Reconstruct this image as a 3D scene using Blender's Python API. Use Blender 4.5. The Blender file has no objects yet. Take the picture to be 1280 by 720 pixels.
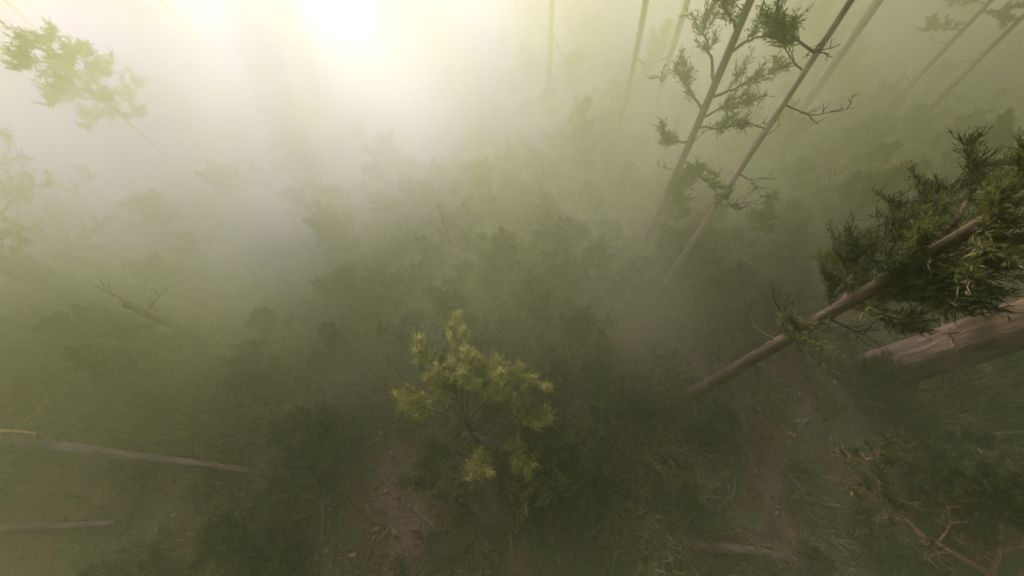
import bpy, math, random
import numpy as np
from mathutils import Vector, Matrix

R = math.radians
S = bpy.context.scene
COL = S.collection

# ------------------------------------------------------------------ settings
SUN_AZ, SUN_EL = -25.0, 33.0       # degrees; azimuth from +Y towards +X
FOG_TOP = 10.8
N_FAR = 30
SKIRT_POS, SKIRT_RAD, SKIRT_ADD = (-6, 13, 0), (20, 14, 1000), .21
BANK_POS, BANK_RAD, BANK_ADD, BANK_Z = (-10, 14.5, 0), (14, 12.5, 1000), .40, (1.5, 6.0)
FOG_DENSITY = 0.077

# ------------------------------------------------------------------ helpers
def cat(*parts):
    """join (verts, quads) pairs"""
    vs, qs, n = [], [], 0
    for v, q in parts:
        if len(v) == 0:
            continue
        vs.append(v); qs.append(q + n); n += len(v)
    if not vs:
        return np.zeros((0, 3)), np.zeros((0, 4), int)
    return np.concatenate(vs), np.concatenate(qs)

def mesh(name, vq, mat, smooth=True):
    v, q = vq
    me = bpy.data.meshes.new(name)
    me.vertices.add(len(v)); me.vertices.foreach_set('co', np.asarray(v, np.float32).ravel())
    me.loops.add(len(q) * 4); me.loops.foreach_set('vertex_index', np.asarray(q, np.int32).ravel())
    me.polygons.add(len(q)); me.polygons.foreach_set('loop_start', np.arange(0, len(q) * 4, 4, dtype=np.int32))
    me.polygons.foreach_set('use_smooth', np.full(len(q), smooth, bool))
    me.update(calc_edges=True)
    me.materials.append(mat)
    return me

def obj(name, me, parent=None, loc=(0, 0, 0), rot=(0, 0, 0)):
    o = bpy.data.objects.new(name, me); COL.objects.link(o)
    o.location = loc; o.rotation_euler = rot
    if parent: o.parent = parent
    return o

def tag(o, label=None, category=None, group=None, kind=None):
    for k, val in (('label', label), ('category', category), ('group', group), ('kind', kind)):
        if val: o[k] = val
    return o

def thing(name, label, category, loc=(0, 0, 0), rz=0.0, group=None):
    o = bpy.data.objects.new(name, None); COL.objects.link(o)
    o.empty_display_size = .3
    o.location = loc; o.rotation_euler = (0, 0, rz)
    return tag(o, label, category, group)

def copy_tree(o, parent=None):
    c = o.copy(); COL.objects.link(c)
    if parent: c.parent = parent
    for ch in o.children: copy_tree(ch, c)
    return c

def nrm(a):
    return a / np.maximum(np.linalg.norm(a, axis=-1, keepdims=True), 1e-9)

def smooth_line(pts, n):
    """Catmull-Rom through pts, n samples"""
    p = np.asarray(pts, float)
    p = np.vstack([2 * p[0] - p[1], p, 2 * p[-1] - p[-2]])
    m = len(p) - 3
    out = []
    for u in np.linspace(0, m - 1e-6, n):
        i = int(u); t = u - i
        a, b, c, d = p[i:i + 4]
        out.append(.5 * (2 * b + (c - a) * t + (2 * a - 5 * b + 4 * c - d) * t * t + (3 * b - a - 3 * c + d) * t ** 3))
    return np.array(out)

def tube(line, rad, sides=6, rng=None, rough=0.0, cap=True):
    line = np.asarray(line, float); rad = np.asarray(rad, float)
    if cap:
        d0 = nrm(line[0] - line[1]) * rad[0] * .1; d1 = nrm(line[-1] - line[-2]) * rad[-1] * .1
        line = np.vstack([line[0] + d0, line, line[-1] + d1]); rad = np.concatenate([[rad[0] * .05], rad, [rad[-1] * .05]])
    n = len(line)
    t = nrm(np.gradient(line, axis=0))
    ref = np.array([.31, .87, .13]) if abs(t[n // 2][2]) > .8 else np.array([.05, .08, 1.0])
    u = nrm(np.cross(t, ref)); v = np.cross(t, u)
    a = np.linspace(0, 2 * math.pi, sides, endpoint=False)
    ring = u[:, None] * np.cos(a)[None, :, None] + v[:, None] * np.sin(a)[None, :, None]
    r = np.repeat(rad[:, None], sides, 1)
    if rng is not None and rough:
        ridge = rng.normal(0, 1, sides)[None, :] * .55 + rng.normal(0, 1, (n, sides)) * .45
        r = r * (1 + rough * ridge)
    vs = (line[:, None] + ring * r[..., None]).reshape(-1, 3)
    i, j = np.meshgrid(np.arange(n - 1), np.arange(sides), indexing='ij')
    j2 = (j + 1) % sides
    q = np.stack([i * sides + j, i * sides + j2, (i + 1) * sides + j2, (i + 1) * sides + j], -1).reshape(-1, 4)
    return vs, q

def tufts(rng, P, A, K=22, ln=.17, wd=.03, spread=.5, back=.25, up=.25):
    """brush-like sprays: K narrow leaves round every tip P with axis A"""
    P = np.asarray(P, float); A = nrm(np.asarray(A, float))
    if len(P) == 0:
        return np.zeros((0, 3)), np.zeros((0, 4), int)
    M = len(P)
    base = P[:, None] - A[:, None] * back * rng.random((M, K, 1)) + rng.normal(0, .018, (M, K, 3))
    d = nrm(A[:, None] + rng.normal(0, spread, (M, K, 3)) + np.array([0, 0, up]))
    L = ln * (.55 + .8 * rng.random((M, K, 1)))
    s = nrm(np.cross(d, rng.normal(0, 1, (M, K, 3)))) * wd * .5 * (.7 + .6 * rng.random((M, K, 1)))
    lift = rng.normal(0, .12, (M, K, 3)) * L
    a = base; b = base + d * L * .5 + s + lift * .3; c = base + d * L + lift; e = base + d * L * .5 - s + lift * .3
    v = np.stack([a, b, c, e], 2).reshape(-1, 3)
    q = np.arange(len(v)).reshape(-1, 4)
    return v, q

def wander(rng, p0, d, L, n=5, up=.1, wob=.18):
    p = [np.asarray(p0, float)]; d = nrm(np.asarray(d, float))
    for _ in range(n - 1):
        d = nrm(d + rng.normal(0, wob, 3) + np.array([0, 0, up]))
        p.append(p[-1] + d * L / (n - 1))
    return np.array(p)

def limb(rng, pts, r0, nsub=9, sub=.9, tuft=dict(), twigs=2, start=.3, n=12, sides=6, leafy=1.0, up=.12, sub_r=.3):
    """one branch: wood (main line + side branches) and its foliage"""
    line = smooth_line(pts, n)
    line[1:-1] += rng.normal(0, .02 * np.linalg.norm(line[-1] - line[0]) / 2, (n - 2, 3))
    rad = r0 * (1 - .82 * np.linspace(0, 1, n) ** .9)
    wood = [tube(line, rad, sides)]
    P, A = [], []
    tan = nrm(np.gradient(line, axis=0))
    total = np.sum(np.linalg.norm(np.diff(line, axis=0), axis=1))
    def leafs(l, frac):
        if rng.random() > leafy: return
        m = len(l)
        for k in range(int(m * frac), m):
            P.append(l[k]); A.append((l[k] - l[max(k - 1, 0)]) if k else l[1] - l[0])
    for s in range(nsub):
        t = start + (1 - start) * (s + rng.random()) / nsub
        i = min(int(t * (n - 1)), n - 1)
        side = nrm(np.cross(tan[i], [0, 0, 1]) + 1e-6) * (1 if s % 2 else -1)
        d = tan[i] * (.55 + .5 * rng.random()) + side * (.5 + .5 * rng.random()) + np.array([0, 0, rng.normal(.12, .28)])
        L = sub * (1.1 - .55 * t) * (.6 + .7 * rng.random())
        l = wander(rng, line[i], d, L, 6, up)
        wood.append(tube(l, np.linspace(max(rad[i] * .45, .009), .004, 6), 4, cap=False))
        leafs(l, .45)
        for w in range(twigs):
            k = 1 + int(rng.integers(0, 4))
            dd = nrm(l[k + 1] - l[k]) + rng.normal(0, .55, 3) + np.array([0, 0, .2])
            l2 = wander(rng, l[k], dd, L * (.35 + .3 * rng.random()), 4, up)
            wood.append(tube(l2, np.linspace(.008, .003, 4), 3, cap=False))
            leafs(l2, .4)
    leafs(line, .85)
    return cat(*wood), tufts(rng, P, A, **tuft)

# ------------------------------------------------------------------ materials
def newmat(name):
    m = bpy.data.materials.new(name); m.use_nodes = True
    nt = m.node_tree; nt.nodes.clear()
    return m, nt, nt.nodes.new, nt.links.new

def ramp(N, Lk, fac, stops):
    r = N('ShaderNodeValToRGB')
    e = r.color_ramp.elements
    while len(e) < len(stops): e.new(.5)
    for k, (p, c) in enumerate(stops):
        e[k].position = p; e[k].color = (*c, 1)
    Lk(fac, r.inputs[0])
    return r.outputs[0]

def leaf_mat(name, dark, mid, light, trans=.35, vary=1.1):
    m, nt, N, Lk = newmat(name)
    out = N('ShaderNodeOutputMaterial')
    geo = N('ShaderNodeNewGeometry'); no = N('ShaderNodeTexNoise'); no.inputs['Scale'].default_value = vary
    no.inputs['Detail'].default_value = 3
    Lk(geo.outputs['Position'], no.inputs['Vector'])
    mx = N('ShaderNodeMath'); mx.operation = 'ADD'
    Lk(no.outputs[0], mx.inputs[0])
    ml = N('ShaderNodeMath'); ml.operation = 'MULTIPLY_ADD'; ml.inputs[1].default_value = .5; ml.inputs[2].default_value = -.25
    Lk(geo.outputs['Random Per Island'], ml.inputs[0]); Lk(ml.outputs[0], mx.inputs[1])
    c = ramp(N, Lk, mx.outputs[0], [(.25, dark), (.52, mid), (.8, light)])
    bs = N('ShaderNodeBsdfPrincipled'); bs.inputs['Roughness'].default_value = .55
    bs.inputs['Specular IOR Level'].default_value = .25
    tr = N('ShaderNodeBsdfTranslucent'); mix = N('ShaderNodeMixShader'); mix.inputs[0].default_value = trans
    Lk(c, bs.inputs['Base Color']); Lk(c, tr.inputs['Color'])
    Lk(bs.outputs[0], mix.inputs[1]); Lk(tr.outputs[0], mix.inputs[2]); Lk(mix.outputs[0], out.inputs[0])
    return m

def bark_mat(name, dark, mid, light, ridge=9.0, strength=.7):
    m, nt, N, Lk = newmat(name)
    out = N('ShaderNodeOutputMaterial'); bs = N('ShaderNodeBsdfPrincipled'); bs.inputs['Roughness'].default_value = .9
    bs.inputs['Specular IOR Level'].default_value = .15
    tc = N('ShaderNodeTexCoord'); mp = N('ShaderNodeMapping'); mp.inputs['Scale'].default_value = (ridge, ridge, ridge * .16)
    Lk(tc.outputs['Object'], mp.inputs[0])
    n1 = N('ShaderNodeTexNoise'); n1.inputs['Scale'].default_value = 1.6; n1.inputs['Detail'].default_value = 6; n1.inputs['Roughness'].default_value = .65
    n1.inputs['Distortion'].default_value = .6
    Lk(mp.outputs[0], n1.inputs['Vector'])
    n2 = N('ShaderNodeTexNoise'); n2.inputs['Scale'].default_value = .9; n2.inputs['Detail'].default_value = 3
    Lk(tc.outputs['Object'], n2.inputs['Vector'])
    ad = N('ShaderNodeMath'); ad.operation = 'MULTIPLY_ADD'; ad.inputs[1].default_value = .5; Lk(n2.outputs[0], ad.inputs[0])
    hf = N('ShaderNodeMath'); hf.operation = 'MULTIPLY'; hf.inputs[1].default_value = .6; Lk(n1.outputs[0], hf.inputs[0]); Lk(hf.outputs[0], ad.inputs[2])
    c = ramp(N, Lk, ad.outputs[0], [(.36, dark), (.54, mid), (.72, light)])
    Lk(c, bs.inputs['Base Color'])
    b = N('ShaderNodeBump'); b.inputs['Strength'].default_value = strength; b.inputs['Distance'].default_value = .05
    Lk(n1.outputs[0], b.inputs['Height']); Lk(b.outputs[0], bs.inputs['Normal'])
    Lk(bs.outputs[0], out.inputs[0])
    return m

LEAF = leaf_mat('conifer_leaf', (.035, .045, .014), (.085, .10, .026), (.17, .17, .04), .5)
LEAF_YELLOW_LIT = leaf_mat('yellow_lit_leaf', (.15, .17, .035), (.42, .43, .095), (.68, .64, .19), .55, 1.6)  # young yellow-green leaves with sunlight painted into the colour
LEAF_PALE = leaf_mat('pale_leaf', (.06, .072, .022), (.12, .14, .038), (.14, .155, .045), .5)
GRASS = leaf_mat('undergrowth_blade', (.05, .052, .018), (.12, .135, .036), (.22, .215, .06), .5, .55)
LITTER = leaf_mat('dry_leaf', (.045, .028, .014), (.12, .070, .032), (.22, .13, .06), .15, .9)
BARK = bark_mat('bark', (.030, .021, .013), (.085, .060, .038), (.19, .135, .088))
BARK_RED_LIT = bark_mat('reddish_lit_bark', (.20, .095, .045), (.46, .24, .12), (.66, .38, .21), 14)  # reddish bark, brightened so the twigs look sunlit
BARK_GREY = bark_mat('grey_bark', (.05, .045, .036), (.13, .115, .09), (.27, .235, .18), 8)
BARK_SUN_MIST = bark_mat('sun_mist_bark', (.16, .12, .085), (.34, .27, .19), (.52, .43, .31), 8)  # lightened bark: sun on the distant trunk, mist over slim ones painted in
BARK_DEEP = bark_mat('furrowed_bark', (.022, .015, .010), (.12, .082, .048), (.26, .18, .105), 6, 1.0)

# ------------------------------------------------------------------ ground
def gh(x, y):
    return (.16 * np.sin(x * .37 + 1.1) * np.cos(y * .31 - .4) + .10 * np.sin(x * .9 - y * .6) + .05 * np.sin(x * 1.9 + 2 * y)
            + .03 * np.sin(3.7 * x - 2.9 * y + 1))

def patch(x, y):
    """0 bare leaf litter .. 1 dense undergrowth"""
    x = np.asarray(x, float); y = np.asarray(y, float)
    m = .70 + .30 * np.sin(x * .55 + .7 * np.sin(y * .6)) * np.cos(y * .48 + .6 * np.sin(x * .4 + 1)) + .16 * np.sin(1.7 * x + 1.3 * y) * np.sin(1.1 * y - .9 * x + 2)
    for cx, cy, r in BARE:
        m = m - .9 * np.exp(-((x - cx) ** 2 + (y - cy) ** 2) / (.8 * r) ** 2)
    return np.clip(m, 0, 1)
BARE = [(3.46, 4.23, 1.1), (0.46, -1.15, 1.0), (-3.74, -0.14, 1.1), (6.04, 2.22, 1.6), (12.01, 10.15, 1.2), (5.71, 8.98, 1.6), (3.26, 7.92, 1.0),
        (-4.31, -1.49, .9), (4.68, -0.11, 1.2), (-11.52, -1.26, 1.4), (-9.16, -0.68, 1.0), (8.44, 5.62, 1.6)]

g1 = np.sinh(np.linspace(-1, 1, 261) * 4.6); g1 = g1 / g1.max() * 320
gx, gy = np.meshgrid(g1, g1 + 4, indexing='ij')
gz = gh(gx, gy) * np.exp(-(gx ** 2 + gy ** 2) / 90 ** 2)
gv = np.stack([gx, gy, gz], -1).reshape(-1, 3)
n = len(g1)
i, j = np.meshgrid(np.arange(n - 1), np.arange(n - 1), indexing='ij')
gq = np.stack([i * n + j, (i + 1) * n + j, (i + 1) * n + j + 1, i * n + j + 1], -1).reshape(-1, 4)

def ground_mat():
    m, nt, N, Lk = newmat('forest_floor')
    out = N('ShaderNodeOutputMaterial'); bs = N('ShaderNodeBsdfPrincipled'); bs.inputs['Roughness'].default_value = .95
    bs.inputs['Specular IOR Level'].default_value = .1
    geo = N('ShaderNodeNewGeometry')
    def noise(sc, det, rough=.6):
        k = N('ShaderNodeTexNoise'); k.inputs['Scale'].default_value = sc; k.inputs['Detail'].default_value = det
        k.inputs['Roughness'].default_value = rough; Lk(geo.outputs['Position'], k.inputs['Vector']); return k.outputs[0]
    fine = noise(14, 6, .7); big = noise(.45, 4)
    brown = ramp(N, Lk, fine, [(.3, (.045, .029, .015)), (.52, (.125, .075, .038)), (.75, (.25, .15, .075))])
    green = ramp(N, Lk, fine, [(.3, (.030, .034, .012)), (.55, (.080, .088, .028)), (.78, (.14, .135, .042))])
    msk = ramp(N, Lk, big, [(.38, (0, 0, 0)), (.55, (1, 1, 1))])
    mix = N('ShaderNodeMixRGB'); Lk(msk, mix.inputs[0]); Lk(brown, mix.inputs[1]); Lk(green, mix.inputs[2])
    Lk(mix.outputs[0], bs.inputs['Base Color'])
    b = N('ShaderNodeBump'); b.inputs['Strength'].default_value = .9; b.inputs['Distance'].default_value = .08
    Lk(fine, b.inputs['Height']); Lk(b.outputs[0], bs.inputs['Normal']); Lk(bs.outputs[0], out.inputs[0])
    return m
tag(obj('ground', mesh('ground', (gv, gq), ground_mat())), kind='structure')

# undergrowth blades and dry leaves: nobody could count them
rng = np.random.default_rng(11)
def scatter(nmax, mode):
    ang = rng.random(nmax) * 2 * math.pi
    rad = 26 * rng.random(nmax) ** .75
    x = rad * np.cos(ang) * 1.05; y = 5 + rad * np.sin(ang)
    p = patch(x, y)
    keep = rng.random(nmax) < (p ** 1.6 if mode else (1.02 - p) * .8 + .12)
    return x[keep], y[keep]
x, y = scatter(52000, True)
P = np.stack([x, y, gh(x, y)], -1)
lean = rng.normal(0, .38, P.shape); lean[:, 2] = 1
gsz = np.clip(patch(x, y), .3, 1)
vq = tufts(rng, P, lean, K=11, ln=.46, wd=.034, spread=.42, back=.03, up=.1)
tag(obj('undergrowth', mesh('undergrowth', vq, GRASS, False)), 'low green blades and fern tips covering the forest floor between the shrubs', 'undergrowth', kind='stuff')
x, y = scatter(60000, False)
P = np.stack([x, y, gh(x, y) + .02 + .03 * rng.random(len(x))], -1)
A = rng.normal(0, 1, P.shape); A[:, 2] *= .25
vq = tufts(rng, P, A, K=1, ln=.13, wd=.075, spread=.1, back=0, up=.05)
tag(obj('leaf_litter', mesh('leaf_litter', vq, LITTER, False)), 'brown dry leaves scattered over the bare patches of ground', 'leaves', kind='stuff')

# ------------------------------------------------------------------ trees
def trunk_line(rng, h, lean=(0, 0), n=24, bend=.12):
    z = np.linspace(-.25, h, n)
    ph = rng.random(4) * 6.28
    x = lean[0] * z / h + bend * (np.sin(z * .35 + ph[0]) - math.sin(ph[0])) * .8
    y = lean[1] * z / h + bend * (np.sin(z * .31 + ph[1]) - math.sin(ph[1])) * .8
    return np.stack([x, y, z], -1)

def trunk_shape(rng, line, r, h, top=.25, sides=12, flare=.45):
    z = line[:, 2]
    rad = r * (1 - (1 - top) * np.clip(z / h, 0, 1) ** 1.1) * (1 + flare * np.exp(-np.clip(z, 0, None) / (r * 2.2)))
    return tube(line, rad, sides, rng, .05)

def at_h(line, h):
    return np.array([np.interp(h, line[:, 2], line[:, k]) for k in range(3)])

def limb_dir(az, el):
    return np.array([math.cos(az) * math.cos(el), math.sin(az) * math.cos(el), math.sin(el)])

def forest_tree_meshes(seed, h, r, c0, nl, L0, leaf=LEAF, leafy=1.0, dead=6, tuftK=18):
    """trunk (with its limbs) and crown of a tall forest tree"""
    rng = np.random.default_rng(seed)
    line = trunk_line(rng, h, rng.normal(0, .5, 2), 30, .16)
    wood, leaves = [trunk_shape(rng, line, r, h, .12)], []
    az = rng.random() * 6.28
    for k in range(nl):
        t = (k + .5 * rng.random()) / nl
        z = c0 + (h * .97 - c0) * t
        az += 2.4 + rng.normal(0, .4)
        L = L0 * (1.0 - .72 * t) * (.7 + .6 * rng.random())
        p = at_h(line, z); d = limb_dir(az, R(8 + 38 * t) + rng.normal(0, .15))
        pts = wander(rng, p, d, L, 5, .07, .14)
        w, lf = limb(rng, pts, r * .30 * (1 - .6 * t), 9, L * .42, dict(K=tuftK, ln=.17, wd=.040, spread=.6, back=.3), 2, .25, 9, 5, leafy)
        wood.append(w); leaves.append(lf)
    for k in range(dead):                                    # dead stubs under the crown
        z = c0 * (.35 + .6 * rng.random()); az = rng.random() * 6.28
        l = wander(rng, at_h(line, z), limb_dir(az, R(rng.normal(8, 15))), .5 + 1.1 * rng.random(), 6, -.02, .16)
        wood.append(tube(l, np.linspace(.028, .006, 6), 4))
        for _ in range(2):
            q = int(rng.integers(2, 5)); l2 = wander(rng, l[q], l[q] - l[q - 1] + rng.normal(0, .1, 3), .4, 4, 0, .2)
            wood.append(tube(l2, np.linspace(.010, .004, 4), 3, cap=False))
    return mesh('trunk', cat(*wood), BARK), (mesh('crown', cat(*leaves), leaf, False) if leafy else None)

TALL = [forest_tree_meshes(101, 21, .17, 8.5, 20, 3.2),
        forest_tree_meshes(102, 24, .21, 10.0, 22, 3.8),
        forest_tree_meshes(103, 18, .15, 6.5, 20, 3.0),
        forest_tree_meshes(104, 22, .19, 7.5, 24, 3.5),
        forest_tree_meshes(105, 19, .10, 10.5, 20, 3.4, dead=2),
        forest_tree_meshes(106, 19, .11, 8.2, 28, 3.6, dead=2),
        forest_tree_meshes(107, 13, .08, 4.0, 34, 1.5, dead=0, tuftK=22)]

def plant_tree(k, x, y, rz, sc, label, group=None, name='forest_tree'):
    t = thing(name, label, 'tree', (x, y, float(gh(x, y)) - .05), rz, group)
    t.scale = (sc, sc, sc)
    obj('trunk', TALL[k][0], t)
    if TALL[k][1]: obj('crown', TALL[k][1], t)
    return t

# trees whose trunks can be told apart in the mist
NAMED = [
    (4, 2.79, 11.06, .3, 0.98, 'slim hazy trunk left of a close twin, below the top edge right of centre'),
    (4, 3.95, 11.31, 2.2, 0.95, 'slim hazy trunk at the right of its close twin, leaning further right'),
    (4, 0.40, 13.4, 5.0, 0.95, 'very faint upright trunk in bright mist left of the twin trunks'),
    (2, 12.26, 11.98, 1.0, 0.53, 'thin faint trunk in the upper right, the left of a parallel pair'),
    (0, 13.19, 11.48, 3.0, 0.47, 'thin faint trunk in the upper right, the right of a parallel pair'),
    (3, 15.63, 9.01, 5.4, 0.59, 'thin faint trunk near the right edge above the leafy leaning tree'),
    (0, 9.57, 15.85, 2.5, 0.77, 'faint shadowy trunk behind the pale sunlit one in the upper right'),
]
for k, x, y, rz, sc, lab in NAMED:
    plant_tree(k, x, y, rz, sc, lab)

prng = random.Random(5)
FAR = []
def far_ok(x, y, dmin):
    return all((x - a) ** 2 + (y - b) ** 2 > dmin ** 2 for a, b in FAR + [(q[1], q[2]) for q in NAMED])
while len(FAR) < N_FAR:
    x = prng.uniform(2, 36); y = prng.uniform(15, 44)
    if x < 10 and y < 27 or not far_ok(x, y, 4.0) or x < -8 + (y - 25) * .2: continue
    FAR.append((x, y))
# trees added towards the sun: their crowns and gaps shape the light shafts
for x, y in ((-33, 31), (-29.0, 26), (-15.5, 30), (-6.5, 34)):
    plant_tree(4, x, y, prng.uniform(0, 6.28), .85, 'tall tree added towards the sun to cast light shafts, hidden by the glow', 'tall trees added to cast light shafts')
for x, y in ((-22.5, 17.0), (-16.6, 17.2), (-20.5, 13.5), (-26.0, 20.5), (-24.5, 13.0), (-14.8, 19.2), (.8, 24.0)):  # added to keep sunlight off the lower left and break up the beams
    plant_tree(5, x, y, prng.uniform(0, 6.28), prng.uniform(.9, 1.05), 'tall thin tree added in the white mist to block sunlight', 'tall thin trees added to block sunlight')
for x, y in ((-14.2, 15.5), (-10.7, 17.2), (-7.3, 19.0), (-2.6, 21.4)):  # narrow crowns added to throw shade streaks through the mist
    plant_tree(6, x, y, prng.uniform(0, 6.28), 1.12, 'slender tree added in the white mist to cast streaks of shade', 'slender trees added to cast streaks of shade')
for x, y in FAR:  # added on the far right to shade the mist there
    plant_tree(prng.randrange(4), x, y, prng.uniform(0, 6.28), prng.uniform(.8, 1.15),
               'tall tree added in the far mist to shade the upper right', 'tall trees added to shade the upper right')

def hero(name, label, loc, h, r, lean=(0, 0), seed=1, top=.35, bend=.10, bark=BARK, sides=16, flare=.45, group=None):
    rng = np.random.default_rng(seed)
    t = thing(name, label, 'tree', (loc[0], loc[1], float(gh(loc[0], loc[1])) - .03), 0, group)
    line = trunk_line(rng, h, lean, 44, bend)
    obj('trunk', mesh('trunk', trunk_shape(rng, line, r, h, top, sides, flare), bark), t)
    return t, line, rng

def hero_limb(t, rng, pts, r0, leaf=LEAF, bark=BARK, **kw):
    o = np.array(t.location)
    w, lf = limb(rng, [np.asarray(p, float) - o for p in pts], r0, **kw)
    b = obj('branch', mesh('branch', w, bark), t)
    if len(lf[0]): obj('foliage', mesh('foliage', lf, leaf, False), b)
    return b

def out_limb(t, line, rng, z, target, r0, sag=.0, **kw):
    p = at_h(line, z) + np.array(t.location); e = np.array(target, float)
    m = (p + e) / 2 + np.array([0, 0, sag]) + rng.normal(0, .06, 3)
    return hero_limb(t, rng, [p, m, e], r0, **kw)

# big leaning-looking tree at the right with the dense crown
T = dict(K=13, ln=.10, wd=.012, spread=.62, back=.22, up=.3)
A, la, ra = hero('conifer_tree', 'tall tree at the right with a long bare trunk and dense dark green crown', (3.80, 2.15), 9.0, .145, seed=21, top=.08, bend=.05)
for z, tgt, r0, kw in [
    (4.75, (3.90, 2.86, 5.15), .028, dict(nsub=10, sub=.5)), (5.05, (4.15, 2.96, 5.5), .030, dict(nsub=12, sub=.55)),
    (5.45, (4.28, 2.94, 5.95), .032, dict(nsub=12, sub=.55)), (5.75, (4.5, 3.12, 6.25), .034, dict(nsub=12, sub=.6)),
    (6.1, (4.5, 3.05, 6.65), .034, dict(nsub=11, sub=.55)), (5.0, (4.55, 2.45, 5.45), .028, dict(nsub=10, sub=.5)),
    (5.2, (3.78, 2.66, 5.75), .030, dict(nsub=10, sub=.45)), (5.6, (3.9, 2.72, 6.2), .030, dict(nsub=10, sub=.42)),
    (5.02, (3.98, 1.62, 5.6), .026, dict(nsub=9, sub=.5)),
    (5.5, (4.05, 1.62, 6.2), .028, dict(nsub=10, sub=.55)), (5.98, (3.9, 1.75, 6.5), .028, dict(nsub=11, sub=.6)),
    (6.40, (4.0, 1.75, 6.9), .028, dict(nsub=11, sub=.7)), (5.3, (4.05, 1.75, 6.0), .026, dict(nsub=10, sub=.5)),
    (6.60, (4.2, 2.5, 7.0), .030, dict(nsub=10, sub=.5)), (5.66, (4.5, 2.15, 6.16), .028, dict(nsub=11, sub=.6)),
    (7.68, (3.22, 1.60, 8.17), .028, dict(nsub=10, sub=.7)), (8.17, (4.50, 2.62, 8.88), .026, dict(nsub=10, sub=.7)),
    (6.4, (3.75, 2.3, 7.0), .024, dict(nsub=7, sub=.3)), (5.6, (3.70, 2.2, 6.15), .018, dict(nsub=6, sub=.3)), (6.0, (3.62, 2.25, 6.6), .018, dict(nsub=6, sub=.3)),
]:
    out_limb(A, la, ra, z, tgt, r0, .08, tuft=T, start=.18, **kw)
out_limb(A, la, ra, 4.54, (3.34, 1.75, 4.94), .03, .03, tuft=dict(T, K=16), nsub=7, sub=.45, leaf=LEAF_PALE)
for z, tgt in [(3.72, (3.34, 2.67, 3.96)), (4.12, (4.23, 1.62, 4.04)), (4.36, (3.28, 2.51, 4.86)), (2.76, (4.12, 1.86, 2.84)), (4.70, (4.35, 1.91, 4.78)), (2.10, (3.66, 2.50, 2.18))]:
    out_limb(A, la, ra, z, tgt, .022, -.06, nsub=5, sub=.4, leafy=0, twigs=2)

# very thick trunk at the right edge
F, lf_, rf = hero('conifer_tree', 'very thick furrowed trunk at the right edge with a broken branch stub', (8.56, 2.83), 15.72, .42, seed=33, top=.5, bend=.04, flare=.2, sides=28, bark=BARK_DEEP)
out_limb(F, lf_, rf, 2.34, (7.9, 2.95, 2.62), .05, .03, nsub=3, sub=.35, leafy=0, bark=BARK_RED_LIT)
for z, tgt, sb in [(6.06, (6.53, 3.21, 6.96), .9), (6.88, (11.94, 5.11, 7.60), 1.), (7.76, (7.25, 4.61, 8.49), 1.), (8.64, (10.14, 1.47, 9.43), 1.), (9.74, (6.99, 1.81, 10.69), 1.), (10.69, (9.63, 4.61, 11.79), 1.), (11.79, (7.08, 3.76, 12.89), 1.), (13.04, (9.63, 1.72, 14.14), 1.), (14.14, (7.93, 3.76, 15.32), .8)]:
    out_limb(F, lf_, rf, z, tgt, .07, .15, nsub=12, sub=sb, tuft=T, start=.25)

# slender tree with leafy tufts, upper right of centre
B, lb, rb = hero('slender_tree', 'slender hazy tree with leafy tufts along its upper trunk, upper right of centre', (3.13, 6.46), 12.57, .095, seed=41, top=.25, bend=.10, bark=BARK_GREY)
TB = dict(K=7, ln=.11, wd=.020, spread=.6, back=.2, up=.2)
for z, tgt in [(4.28, (2.48, 6.22, 4.60)), (4.64, (3.66, 5.70, 5.16)), (4.82, (3.92, 6.24, 5.26)), (4.98, (2.69, 7.48, 5.34)), (5.26, (4.35, 6.70, 5.60)),
               (5.52, (3.06, 7.80, 5.96)), (3.86, (3.79, 4.87, 3.94)), (6.04, (3.71, 5.95, 6.48)), (6.38, (2.54, 6.40, 6.92)), (6.92, (3.96, 7.83, 7.36)),
               (7.62, (2.72, 7.81, 8.22)), (8.40, (3.76, 6.17, 8.09)), (8.41, (2.66, 6.00, 9.04)), (9.27, (3.68, 7.02, 9.90)), (10.22, (2.66, 6.68, 10.84)), (11.16, (3.51, 6.17, 11.79)), (11.79, (3.00, 6.85, 12.57))]:
    out_limb(B, lb, rb, z, tgt, .03, .04, nsub=8, sub=.5, tuft=TB, start=.3, leaf=LEAF_PALE)
for z, tgt in [(3.50, (2.64, 6.29, 3.76)), (4.12, (3.73, 6.77, 4.46)), (3.16, (3.56, 6.04, 3.24))]:
    out_limb(B, lb, rb, z, tgt, .016, 0, nsub=4, sub=.3, leafy=0)

# bare thin tree just right of it
Cc, lc, rc = hero('slender_tree', 'thin bare trunk with dead twigs standing right of the leafy slender tree', (3.87, 5.51), 11.79, .075, seed=47, top=.15, bend=.16, bark=BARK_SUN_MIST)
for k in range(16):
    z = 3.2 + .48 * k; a = 2.4 * k; L = .45 + .35 * rc.random()
    p = at_h(lc, z) + np.array(Cc.location)
    out_limb(Cc, lc, rc, z, p + limb_dir(a, .25) * L * 1.5, .016, .0, nsub=5, sub=.4, leafy=0)
for z, tgt in [(6.36, (3.18, 5.70, 6.78)), (7.04, (4.84, 6.12, 7.64)), (8.08, (3.34, 5.09, 7.86)), (8.25, (4.45, 5.26, 8.88)), (9.12, (3.43, 6.11, 9.74)), (10.06, (4.28, 5.09, 10.69)), (10.84, (3.60, 5.68, 11.63))]:
    out_limb(Cc, lc, rc, z, tgt, .025, .04, nsub=9, sub=.55, tuft=TB, leaf=LEAF_PALE)

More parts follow.
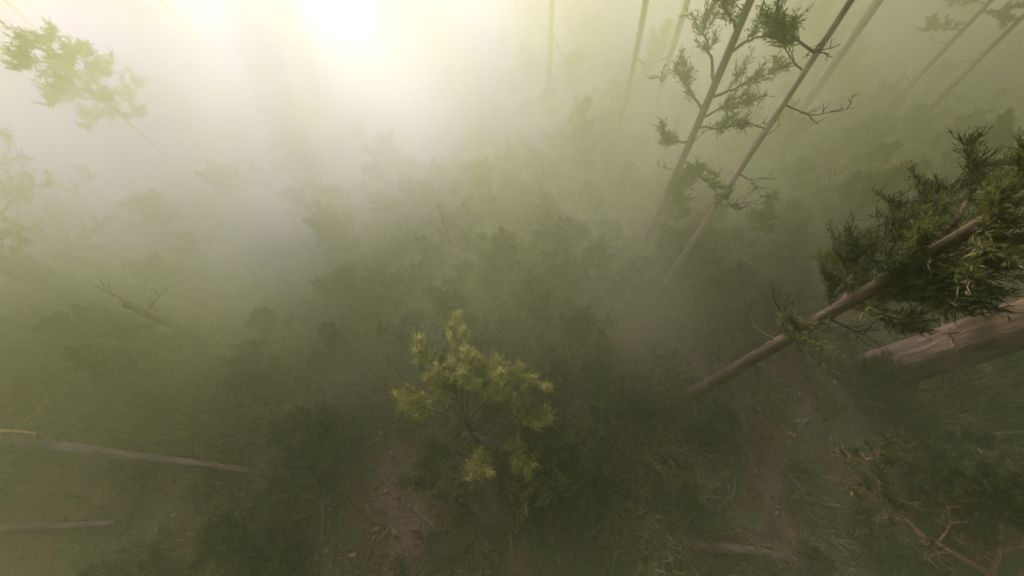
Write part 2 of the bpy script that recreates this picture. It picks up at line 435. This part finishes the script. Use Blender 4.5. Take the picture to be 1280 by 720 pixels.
# broken dead trunk standing in the mist at the left
Sn, ls, rs = hero('dead_tree', 'dark broken dead trunk standing in the left mist above the fallen logs', (-9.55, 3.33), 2.7, .13, seed=58, top=.6, bend=.03)
for z, tgt in [(1.6, (-10.2, 3.0, 1.9)), (2.2, (-9.1, 3.9, 2.5)), (2.5, (-10.1, 3.7, 3.0))]:
    out_limb(Sn, ls, rs, z, tgt, .016, 0, nsub=4, sub=.3, leafy=0)

# straight pale trunk in the upper right, its sunlight painted as pale bark
D, ld, rd = hero('slender_tree', 'distant straight trunk with pale bark painted as if sunlit', (8.2, 10.6), 17, .125, seed=44, top=.4, bend=.06, bark=BARK_SUN_MIST)
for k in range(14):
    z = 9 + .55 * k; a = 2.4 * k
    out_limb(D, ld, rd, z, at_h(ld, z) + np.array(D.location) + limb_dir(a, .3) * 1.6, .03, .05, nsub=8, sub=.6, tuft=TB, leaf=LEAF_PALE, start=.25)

Gt, lg, rg = hero('dead_tree', 'faint slim dead trunk leaning left in the bright mist left of centre', (-2.45, 5.95), 2.9, .05, seed=59, top=.35, bend=.09, bark=BARK_SUN_MIST)  # pale bark stands in for mist veiling this trunk

# crowns reaching in at the left edge
TL = dict(K=9, ln=.13, wd=.024, spread=.8, back=.22, up=.15)
L1, l1, r1 = hero('leafy_tree', 'pale bushy crown of a tree at the left edge, half way up the picture', (-15.6, 6.3), 6.6, .10, seed=51, top=.2)
for k in range(30):
    z = 1.0 + 5.4 * k / 30; a = 2.4 * k; L = (3.0 - .30 * z) * (.75 + .45 * r1.random())
    p = at_h(l1, z) + np.array(L1.location)
    out_limb(L1, l1, r1, z, p + limb_dir(a, .28) * L, .035, .10, nsub=9, sub=.9, tuft=TL, leaf=LEAF_PALE, start=.25)
L2, l2, r2 = hero('leafy_tree', 'leafy tree reaching into the top left corner with brown twigs', (-19.0, 12.9), 13, .10, seed=52, top=.3)
for z, tgt in [(4.6, (-17.70, 12.10, 5.3)), (4.9, (-16.90, 11.45, 5.2)), (5.2, (-17.10, 12.70, 5.7)), (4.5, (-17.00, 10.40, 5.2)), (5.5, (-18.00, 11.30, 6.1)), (5.9, (-16.80, 12.30, 6.4)), (5.6, (-18.00, 14.10, 6.2)),
               (6.3, (-18.40, 11.10, 7.0)), (6.8, (-17.40, 13.30, 7.6)), (7.4, (-19.80, 11.70, 8.2)), (8.2, (-17.80, 13.70, 9)), (9.2, (-20.20, 13.70, 10)), (10.2, (-17.80, 11.70, 11)), (11.2, (-19.60, 14.30, 12)), (12.2, (-18.80, 11.70, 13))]:
    out_limb(L2, l2, r2, z, tgt, .035, .06, nsub=8, sub=.8, tuft=TL, leaf=LEAF_PALE, start=.25, bark=BARK_RED_LIT)
L3, l3, r3 = hero('leafy_tree', 'very pale leafy crown in the mist beside the top left corner branches', (-13.6, 10.0), 5.4, .06, seed=53, top=.3)
for k in range(16):
    z = 3.0 + 2.2 * k / 16; a = 2.4 * k; L = (2.0 - .25 * z) * (.75 + .45 * r3.random())
    p = at_h(l3, z) + np.array(L3.location)
    out_limb(L3, l3, r3, z, p + limb_dir(a, .25) * L, .025, .06, nsub=9, sub=.6, tuft=TL, start=.25)

# sunlit young tree at the centre, seen from above
Yt, ly, ry = hero('young_tree', 'young tree in the centre with bright yellow green sunlit leaf sprays', (-1.46, 0.86), 2.00, .085, seed=61, top=.45, bend=.05, sides=10, lean=(-.05, .25))
TY = dict(K=26, ln=.18, wd=.016, spread=.45, back=.25, up=.35)
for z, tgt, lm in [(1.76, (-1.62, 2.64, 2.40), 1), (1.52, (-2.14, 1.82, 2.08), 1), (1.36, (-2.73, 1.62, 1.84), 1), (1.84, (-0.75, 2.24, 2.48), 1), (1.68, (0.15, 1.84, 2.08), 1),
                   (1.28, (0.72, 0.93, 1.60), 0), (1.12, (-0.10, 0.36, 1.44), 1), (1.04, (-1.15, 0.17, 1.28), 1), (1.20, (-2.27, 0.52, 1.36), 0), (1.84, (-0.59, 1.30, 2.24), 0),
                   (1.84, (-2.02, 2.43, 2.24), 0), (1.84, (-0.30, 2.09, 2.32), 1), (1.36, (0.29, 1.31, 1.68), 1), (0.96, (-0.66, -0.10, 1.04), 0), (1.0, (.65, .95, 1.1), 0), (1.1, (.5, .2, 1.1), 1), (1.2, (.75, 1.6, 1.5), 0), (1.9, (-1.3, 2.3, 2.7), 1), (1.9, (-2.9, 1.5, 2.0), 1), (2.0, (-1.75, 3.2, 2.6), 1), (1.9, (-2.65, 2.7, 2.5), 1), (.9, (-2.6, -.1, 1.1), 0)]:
    out_limb(Yt, ly, ry, z, tgt, ry.uniform(.018, .028), .12, nsub=6, sub=ry.uniform(.3, .6), tuft=TY, start=.5, leaf=LEAF_YELLOW_LIT if lm else LEAF, twigs=2)  # sprays meant as lit get the brighter leaf colour

# reddish branchy saplings at the bottom right
def sapling(name, label, pts, r0, seed, leaf, bark, twigpts=(), **kw):
    rng = np.random.default_rng(seed)
    p0 = pts[0]
    t = thing(name, label, 'sapling', (p0[0], p0[1], float(gh(p0[0], p0[1])) - .03))
    o = np.array(t.location)
    line = smooth_line([np.asarray(p, float) - o for p in pts], 26)
    line[1:] += np.cumsum(rng.normal(0, .008, (25, 3)), 0)
    obj('trunk', mesh('trunk', tube(line, r0 * (1 - .8 * np.linspace(0, 1, 26)), 8, rng, .05), bark), t)
    for i, tgt, rr, k2 in twigpts:
        hero_limb(t, rng, [line[i] + o, (line[i] + o + np.array(tgt)) / 2 + rng.normal(0, .04, 3), tgt], rr, leaf=leaf, bark=bark, **{**kw, **k2})
    return t
TS = dict(K=22, ln=.17, wd=.030, spread=.5, back=.2, up=.25)
sapling('sapling', 'crooked sapling with sunlit reddish forked twigs at the bottom right',
        [(8.96, -1.48, -0.08), (8.42, -1.13, 0.47), (7.68, -0.78, 0.79), (6.80, -0.41, 1.26), (6.23, 0.18, 1.73), (5.74, 0.76, 2.20)], .055, 71, LEAF_PALE, BARK_RED_LIT,
        [(17, (6.28, 0.07, 2.00), .02, {}), (19, (5.88, 0.13, 2.04), .02, {}), (21, (5.72, 0.30, 2.12), .018, {}), (22, (6.20, 0.76, 2.16), .02, {}), (14, (6.42, -0.57, 1.73), .02, {}),
         (20, (5.36, 0.16, 1.84), .016, {}), (16, (5.71, -0.36, 1.52), .018, {}), (24, (5.86, 0.89, 2.48), .014, {}), (12, (7.33, 0.19, 1.52), .018, {}), (23, (5.29, 0.75, 2.16), .014, {}), (10, (6.73, -0.86, 1.28), .02, dict(leafy=0))],
        nsub=6, sub=.38, tuft=dict(TS, K=12), leafy=.28, start=.35)
sapling('sapling', 'reddish bare twiggy sapling in the bottom right corner',
        [(8.81, -1.38, -0.08), (8.52, -1.01, 0.55), (8.36, -0.73, 0.94), (8.00, -0.27, 1.57), (7.84, -0.07, 1.96)], .055, 72, LEAF, BARK_RED_LIT,
        [(8, (7.84, -0.76, 1.02), .022, {}), (10, (7.45, -0.54, 1.18), .022, {}), (12, (8.61, -0.32, 1.41), .02, {}), (15, (7.55, -0.25, 1.57), .018, {}), (18, (8.33, 0.12, 1.89), .016, {}), (6, (8.13, -1.18, 0.86), .02, {})],
        nsub=7, sub=.4, leafy=0, start=.2)
RE, lr, rr_ = hero('bushy_conifer', 'dark bushy conifer at the right edge above the reddish twigs', (7.95, .25), 3.1, .06, seed=73, top=.3, bend=.06, sides=10)
for k in range(22):
    z = .6 + 2.4 * k / 22; a = 2.4 * k; L = (1.05 - .28 * z) * (.8 + .4 * rr_.random())
    p = at_h(lr, z) + np.array(RE.location)
    out_limb(RE, lr, rr_, z, p + limb_dir(a, .25) * L, .022, .03, nsub=9, sub=.45, tuft=dict(T, K=26, ln=.13, wd=.018), start=.15, leaf=LEAF_PALE if k % 3 == 2 else LEAF)

# ------------------------------------------------------------------ fallen logs, sticks
def log(name, label, pts, r0, r1, seed, stubs=4, bark=BARK, cat_='log', group=None, sides=14):
    rng = np.random.default_rng(seed)
    pts = np.asarray(pts, float); c = pts[0].copy()
    d = pts[-1] - pts[0]; q = Vector(d).to_track_quat('Z', 'Y')      # local Z runs along the log, so the bark grain does too
    M = np.array(q.to_matrix())
    loc = (pts - c) @ M
    line = smooth_line(loc, 30); line[1:-1] += np.cumsum(rng.normal(0, r0 * .03, (28, 3)), 0)
    rad = np.linspace(r0, r1, 30)
    t = thing(name, label, cat_, tuple(c), 0, group)
    t.rotation_mode = 'QUATERNION'; t.rotation_quaternion = q
    obj('trunk', mesh('trunk', tube(line, rad, sides, rng, .06), bark), t)
    for k in range(stubs):
        i = int(rng.integers(4, 27)); a = rng.random() * 6.28
        dd = np.array([math.cos(a), math.sin(a), .5 + .5 * rng.random()])
        l = wander(rng, line[i], dd, (.3 + .8 * rng.random()) * (1 + r0), 5, 0, .18)
        w = [tube(l, np.linspace(max(.12 * r0, .012), .005, 5), 5)]
        for _ in range(3):
            m_ = int(rng.integers(1, 4)); w.append(tube(wander(rng, l[m_], l[m_ + 1] - l[m_] + rng.normal(0, .12, 3), .25 + .25 * rng.random(), 4, 0, .2), np.linspace(.008, .003, 4), 3, cap=False))
        obj('branch', mesh('branch', cat(*w), bark), t)
    return t
log('fallen_log', 'long tapering fallen log from the left edge towards the centre', [(-17.88, 1.02, 0.75), (-14.03, 0.58, 0.65), (-11.71, 0.39, 0.52), (-9.53, 0.25, 0.36), (-6.90, 0.05, 0.16)], .22, .05, 81, 8, BARK)
log('fallen_log', 'shorter fallen log at the left edge below the long one', [(-14.96, -1.54, 0.16), (-12.61, -1.32, 0.16), (-11.34, -1.22, 0.14), (-9.97, -1.11, 0.09)], .11, .05, 82, 3, BARK)
log('fallen_log', 'pale crooked fallen log at the bottom edge right of centre', [(1.95, -0.89, 0.09), (2.96, -0.93, 0.14), (4.24, -1.00, 0.16), (5.04, -1.11, 0.13), (5.83, -1.33, 0.08), (7.2, -1.9, .08)], .13, .05, 83, 5)
log('fallen_branch', 'thin straight fallen stem near the right edge', [(8.73, 1.24, 0.08), (9.87, 1.39, 0.09), (11.55, 1.54, 0.11)], .05, .03, 84, 2, BARK_GREY)
log('fallen_branch', 'short reddish dead stick lit by the sun at the left edge', [(-14.00, 0.72, 0.67), (-13.27, 0.74, 0.68), (-12.53, 0.70, 0.63)], .05, .02, 85, 3, BARK_RED_LIT)
log('fallen_branch', 'small pale stick catching the light in the left mist', [(-10.60, 3.02, 0.39), (-10.08, 3.08, 0.49), (-9.56, 3.12, 0.59)], .03, .012, 86, 2, BARK_GREY)
log('fallen_branch', 'broken reddish stump piece lying beyond the leafy right tree', [(11.54, 10.43, 0.12), (12.06, 10.25, 0.20), (12.62, 9.92, 0.12)], .10, .05, 87, 5, BARK_RED_LIT)
log('fallen_branch', 'long thin dead stem leaning up behind the right tree base', [(3.48, 2.84, 0.04), (4.12, 3.41, 0.39), (4.88, 4.10, 0.79)], .03, .012, 88, 4)
log('fallen_branch', 'thin dead stem on the slope between the slender and leafy right trees', [(7.76, 5.73, 0.08), (9.01, 7.31, 0.12), (10.47, 9.20, 0.16)], .035, .015, 89, 4)
log('fallen_branch', 'dark fallen branch beside the pale log at the bottom', [(0.37, -0.80, 0.09), (1.22, -0.61, 0.13), (2.16, -0.37, 0.08)], .045, .02, 90, 4)

# ------------------------------------------------------------------ shrubs
def shrub_meshes(seed, h, spread, nl, leaf, sub, tuft, leafy=1.0, stem=.02, bark=BARK):
    rng = np.random.default_rng(seed)
    wood, leaves = [], []
    line = wander(rng, (0, 0, -.05), (0, 0, 1), h * .9, 9, .25, .09)
    wood.append(tube(line, np.linspace(stem, stem * .3, 9), 6))
    az = rng.random() * 6
    for k in range(nl):
        t = (k + .3) / nl; az += 2.4 + rng.normal(0, .3)
        p = line[min(int((.06 + .9 * t) * 8), 8)]
        L = spread * (1 - .55 * t) * (.65 + .6 * rng.random())
        pts = wander(rng, p, limb_dir(az, R(14 + 45 * t)), L, 4, .16, .14)
        w, lf = limb(rng, pts, stem * .55 * (1 - .5 * t), 6, sub, tuft, 1, .2, 7, 4, leafy)
        wood.append(w); leaves.append(lf)
    return mesh('stem', cat(*wood), bark), mesh('foliage', cat(*leaves), leaf, False) if leafy else None

TK = dict(K=16, ln=.16, wd=.030, spread=.5, back=.2, up=.35)
KINDS = {
    'bushy_shrub': ([shrub_meshes(201, 1.3, .95, 12, LEAF, .42, TK), shrub_meshes(202, 1.0, .8, 11, LEAF, .4, TK), shrub_meshes(203, 1.6, 1.05, 13, LEAF_PALE, .45, TK)], 'shrub'),
    'young_conifer': ([shrub_meshes(211, 2.8, .95, 17, LEAF, .38, TK, stem=.03), shrub_meshes(212, 2.2, .85, 15, LEAF_PALE, .36, TK, stem=.026)], 'young tree'),
    'leafy_sapling': ([shrub_meshes(221, 3.4, .7, 13, LEAF_PALE, .3, dict(TK, K=10), .8, .022), shrub_meshes(222, 2.6, .55, 11, LEAF, .3, dict(TK, K=10), .8, .018)], 'sapling'),
    'bare_bush': ([shrub_meshes(231, 1.6, .8, 11, LEAF, .5, TK, 0, .016), shrub_meshes(232, 1.2, .7, 10, LEAF, .45, TK, 0, .014)], 'bush'),
}
# regions with their own words, so that a plant can be found by its label
def region(x, y):
    if y > 8.5: return 'in the bright mist towards the back'
    if x < -7.5: return 'on the dim left side' if y < 3 else 'under the glow on the left'
    if x < -2.2: return 'left of the sunlit young tree'
    if x < 2.6: return 'around the foot of the sunlit young tree' if y < 2.6 else 'behind the sunlit young tree'
    return 'below the leafy right tree' if y < 4 else 'beyond the bare trunks on the right'
WORDS = {'bushy_shrub': 'low bushy green shrub', 'young_conifer': 'young upright conifer', 'leafy_sapling': 'slim whippy sapling with sparse leaves', 'bare_bush': 'leafless twiggy brown bush'}
def put(kind, k, x, y, rz, sc, label=None, group=None):
    meshes, c = KINDS[kind]
    st, fo = meshes[k % len(meshes)]
    t = thing(kind, label or WORDS[kind] + ' ' + region(x, y), c, (x, y, float(gh(x, y)) - .02), rz, group or (WORDS[kind] + ' ' + region(x, y)))
    t.scale = (sc, sc, sc * prng.uniform(.9, 1.15))
    obj('stem', st, t)
    if fo: obj('foliage', fo, t)
    return t

placed = []
KEEP = [(3.80, 2.15, .5), (3.13, 6.46, .5), (3.87, 5.51, .5), (8.56, 2.83, .8), (-1.46, 0.86, .7), (-14.00, 0.57, .5), (-11.90, 0.40, .5), (-9.83, 0.24, .4), (-8.31, 0.16, .4), (3.69, -0.96, .5), (2.78, -0.93, .4), (4.60, -1.03, .4), (9.78, 1.41, .6), (-13, .2, 1.0), (-11, .1, .9), (-9.5, -.05, .8), (-8, -.1, .7), (-7, -.1, .5), (-12, -1.5, .7), (-11, -1.4, .6), (-10, -1.3, .5), (6.5, 1.0, .5), (6.2, .3, .5), (5.4, .3, .4)]
n_sh = 0; tries = 0
while n_sh < 285 and tries < 30000:
    tries += 1
    r = 24 * prng.random() ** .95; a = prng.uniform(0, 6.283)
    x = r * math.cos(a); y = 5 + r * math.sin(a)
    if y < -2.2 or y > 24 or abs(x) > 9 + .85 * (y + 3): continue
    if x < -6.3 and -1.9 < y < 1.4 or 1.2 < x < 6.8 and -1.7 < y < -.45: continue          # the fallen logs lie clear
    p = float(patch(x, y))
    if prng.random() > p ** 1.5: continue
    dm = .5 if r < 12 else .8
    if any((x - q[0]) ** 2 + (y - q[1]) ** 2 < dm ** 2 for q in placed): continue
    if any((x - q[0]) ** 2 + (y - q[1]) ** 2 < q[2] ** 2 for q in KEEP): continue
    u = prng.random()
    right = x > 2.2 and y < 5
    mid = -17 < x < 3.2 and 1.5 < y < 13.5
    kind = 'bushy_shrub' if u < .52 else 'young_conifer' if u < .70 else 'leafy_sapling' if u < .84 else 'bare_bush'
    if mid and kind in ('young_conifer', 'leafy_sapling'): kind = 'bushy_shrub'
    if right and kind == 'young_conifer' or (kind in ('young_conifer', 'leafy_sapling') and math.hypot(x, y) < 3): kind = 'bushy_shrub'
    if y > 7.5 and x < 4 and kind != 'bare_bush': kind = 'bushy_shrub' if u < .9 else 'leafy_sapling'
    placed.append((x, y)); n_sh += 1
    put(kind, prng.randrange(6), x, y, prng.uniform(0, 6.28), prng.uniform(.65, 1.15) * (.8 if right else 1))
put('bushy_shrub', 0, 7.92, 2.68, .4, .85, 'dark shrub hiding the foot of the very thick trunk', 'shrub at the thick trunk')
put('leafy_sapling', 1, 5.37, -0.98, 1.4, .62, 'slim upright sapling just above the pale log at the bottom', 'sapling by the pale log')
put('bare_bush', 0, 4.61, -0.90, .3, .95, 'bare twiggy bush behind the pale log at the bottom', 'bare bush by the pale log')
put('bare_bush', 1, -14.42, 1.35, 2.0, 1.2, 'bare twiggy bush at the left edge above the long fallen log', 'bare bush at the left edge')
put('leafy_sapling', 0, 1.52, 9.91, 2.0, 1.0, 'thin dark sapling left of the slim twin trunks in the mist', 'sapling by the twin trunks')

# small dead sticks on the floor
SR = np.random.default_rng(77)
def stick_mesh(seed):
    rng = np.random.default_rng(seed)
    l = wander(rng, (0, 0, 0), (1, 0, 0), 1.3, 8, 0, .13); l[:, 2] *= .3
    w = [tube(l, np.linspace(.024, .008, 8), 6)]
    for _ in range(4):
        k = int(rng.integers(2, 7)); w.append(tube(wander(rng, l[k], l[k] - l[k - 1] + rng.normal(0, .12, 3) * [1, 1, .3], .4, 4, .02, .2), np.linspace(.010, .004, 4), 4, cap=False))
    return mesh('stick', cat(*w), BARK_GREY)
STICKS = [stick_mesh(s) for s in (1, 2, 3, 4)]
for k in range(60):
    x = SR.uniform(-12, 11); y = SR.uniform(-1.8, 9)
    if patch(x, y) > .62: continue
    o = obj('dead_stick', STICKS[k % 4], None, (x, y, float(gh(x, y)) + .05), (0, SR.normal(0, .05), SR.random() * 6.28))
    s = SR.uniform(.6, 1.4); o.scale = (s, s, s)
    tag(o, 'small forked dead stick lying on the brown leaf litter', 'stick', 'dead sticks on the leaf litter')

# ------------------------------------------------------------------ fog
fm, nt, N, Lk = newmat('fog')
out = N('ShaderNodeOutputMaterial')
sc = N('ShaderNodeVolumeScatter'); sc.inputs['Anisotropy'].default_value = .78
sc2 = N('ShaderNodeVolumeScatter'); sc2.inputs['Anisotropy'].default_value = .35
for k in (sc, sc2): k.inputs['Color'].default_value = (.90, 1.0, .44, 1)
# density shaped for the glow: thickest towards the sun, thinned beyond to let sunlight in
geo = N('ShaderNodeNewGeometry')
def vmath(op, a, b):
    k = N('ShaderNodeVectorMath'); k.operation = op; Lk(a, k.inputs[0]); k.inputs[1].default_value = b; return k.outputs[0] if op != 'LENGTH' else k.outputs['Value']
def mrange(a, x0, x1, y0, y1):
    k = N('ShaderNodeMapRange'); k.interpolation_type = 'SMOOTHSTEP'
    for q, val in enumerate((x0, x1, y0, y1)): k.inputs[q + 1].default_value = val
    Lk(a, k.inputs[0]); return k.outputs[0]
def math2(op, a, b):
    k = N('ShaderNodeMath'); k.operation = op; Lk(a, k.inputs[0])
    if isinstance(b, (int, float)): k.inputs[1].default_value = b
    else: Lk(b, k.inputs[1])
    return k.outputs[0]
sp = N('ShaderNodeSeparateXYZ'); Lk(geo.outputs['Position'], sp.inputs[0])
flat = vmath('LENGTH', vmath('DIVIDE', vmath('SUBTRACT', geo.outputs['Position'], BANK_POS), BANK_RAD), (0, 0, 0))
bank = math2('MULTIPLY', mrange(flat, .25, 1, BANK_ADD, 0), mrange(sp.outputs['Z'], BANK_Z[0], BANK_Z[1], 1, 0))
wide = vmath('LENGTH', vmath('DIVIDE', vmath('SUBTRACT', geo.outputs['Position'], SKIRT_POS), SKIRT_RAD), (0, 0, 0))
core = bank
skirt = math2('MULTIPLY', mrange(wide, .2, 1, SKIRT_ADD, 0), mrange(sp.outputs['Z'], 3.5, 10.5, 1, 0))
bank = math2('ADD', bank, skirt)
edge = mrange(sp.outputs['Y'], 24, 32, 1, .04)
nz = N('ShaderNodeTexNoise'); nz.inputs['Scale'].default_value = .22; nz.inputs['Detail'].default_value = 2; Lk(geo.outputs['Position'], nz.inputs['Vector'])
wisp = mrange(nz.outputs[0], .3, .7, .45, 1.55)
white = N('ShaderNodeMixRGB'); Lk(mrange(core, 0, BANK_ADD * .5, 0, 1), white.inputs[0])  # scatter colour whitened inside the bank so the glow turns white
white.inputs[1].default_value = (.90, 1.0, .47, 1); white.inputs[2].default_value = (1, 1, .93, 1)
for k in (sc, sc2): Lk(white.outputs[0], k.inputs['Color'])
layer = mrange(sp.outputs['Z'], 0, 9.0, FOG_DENSITY, FOG_DENSITY * .1)
near = mrange(sp.outputs['Y'], 0, 11, .5, 1.9)
layer = math2('MULTIPLY', layer, near)
dens = math2('MULTIPLY', math2('MULTIPLY', math2('ADD', bank, layer), wisp), edge)
Lk(math2('MULTIPLY', dens, .5), sc.inputs['Density']); Lk(math2('MULTIPLY', dens, .5), sc2.inputs['Density'])
ad = N('ShaderNodeAddShader'); Lk(sc.outputs[0], ad.inputs[0]); Lk(sc2.outputs[0], ad.inputs[1]); Lk(ad.outputs[0], out.inputs['Volume'])
bv = np.array([(x, y, z) for z in (-3.0, FOG_TOP) for x, y in ((-62, -10), (44, -10), (44, 60), (-62, 60))], float)
bq = np.array([(3, 2, 1, 0), (4, 5, 6, 7), (0, 1, 5, 4), (1, 2, 6, 5), (2, 3, 7, 6), (3, 0, 4, 7)])
tag(obj('fog', mesh('fog', (bv, bq), fm, False)), 'warm pale morning fog filling the whole forest', 'fog', kind='stuff')

# ------------------------------------------------------------------ sky and sun
w = bpy.data.worlds.new('World'); S.world = w; w.use_nodes = True
nt = w.node_tree; bg = nt.nodes['Background']
sky = nt.nodes.new('ShaderNodeTexSky'); sky.sky_type = 'NISHITA'; sky.sun_disc = False
sky.sun_elevation = R(SUN_EL); sky.sun_rotation = R(SUN_AZ); sky.dust_density = 10; sky.air_density = .5; sky.ozone_density = .3
nt.links.new(sky.outputs[0], bg.inputs[0]); bg.inputs[1].default_value = .15
sun = bpy.data.lights.new('sun', 'SUN'); sun.energy = 5.0; sun.angle = R(.5); sun.color = (1, .965, .86)
so = bpy.data.objects.new('sun', sun); COL.objects.link(so)
sv = Vector((math.sin(R(SUN_AZ)) * math.cos(R(SUN_EL)), math.cos(R(SUN_AZ)) * math.cos(R(SUN_EL)), math.sin(R(SUN_EL))))
so.rotation_euler = sv.to_track_quat('Z', 'Y').to_euler(); so.location = sv * 60

# ------------------------------------------------------------------ camera
cam = bpy.data.cameras.new('camera'); co = bpy.data.objects.new('camera', cam); COL.objects.link(co)
cam.sensor_width = 36; cam.lens = 12.375; cam.clip_start = .05; cam.clip_end = 1500
co.matrix_world = Matrix(((0.997199, 0.000000, 0.074790, 0), (0.036645, 0.871740, -0.488596, 0), (-0.065197, 0.489968, 0.869299, 9.43), (0, 0, 0, 1)))
S.camera = co

S.view_settings.view_transform = 'Standard'; S.view_settings.look = 'None'
S.view_settings.exposure = 0; S.view_settings.gamma = 1
S.cycles.use_denoising = True
S.cycles.max_bounces = 20; S.cycles.diffuse_bounces = 3; S.cycles.transmission_bounces = 3; S.cycles.volume_bounces = 10
S.cycles.sample_clamp_indirect = 6
S.cycles.filter_width = 1.8
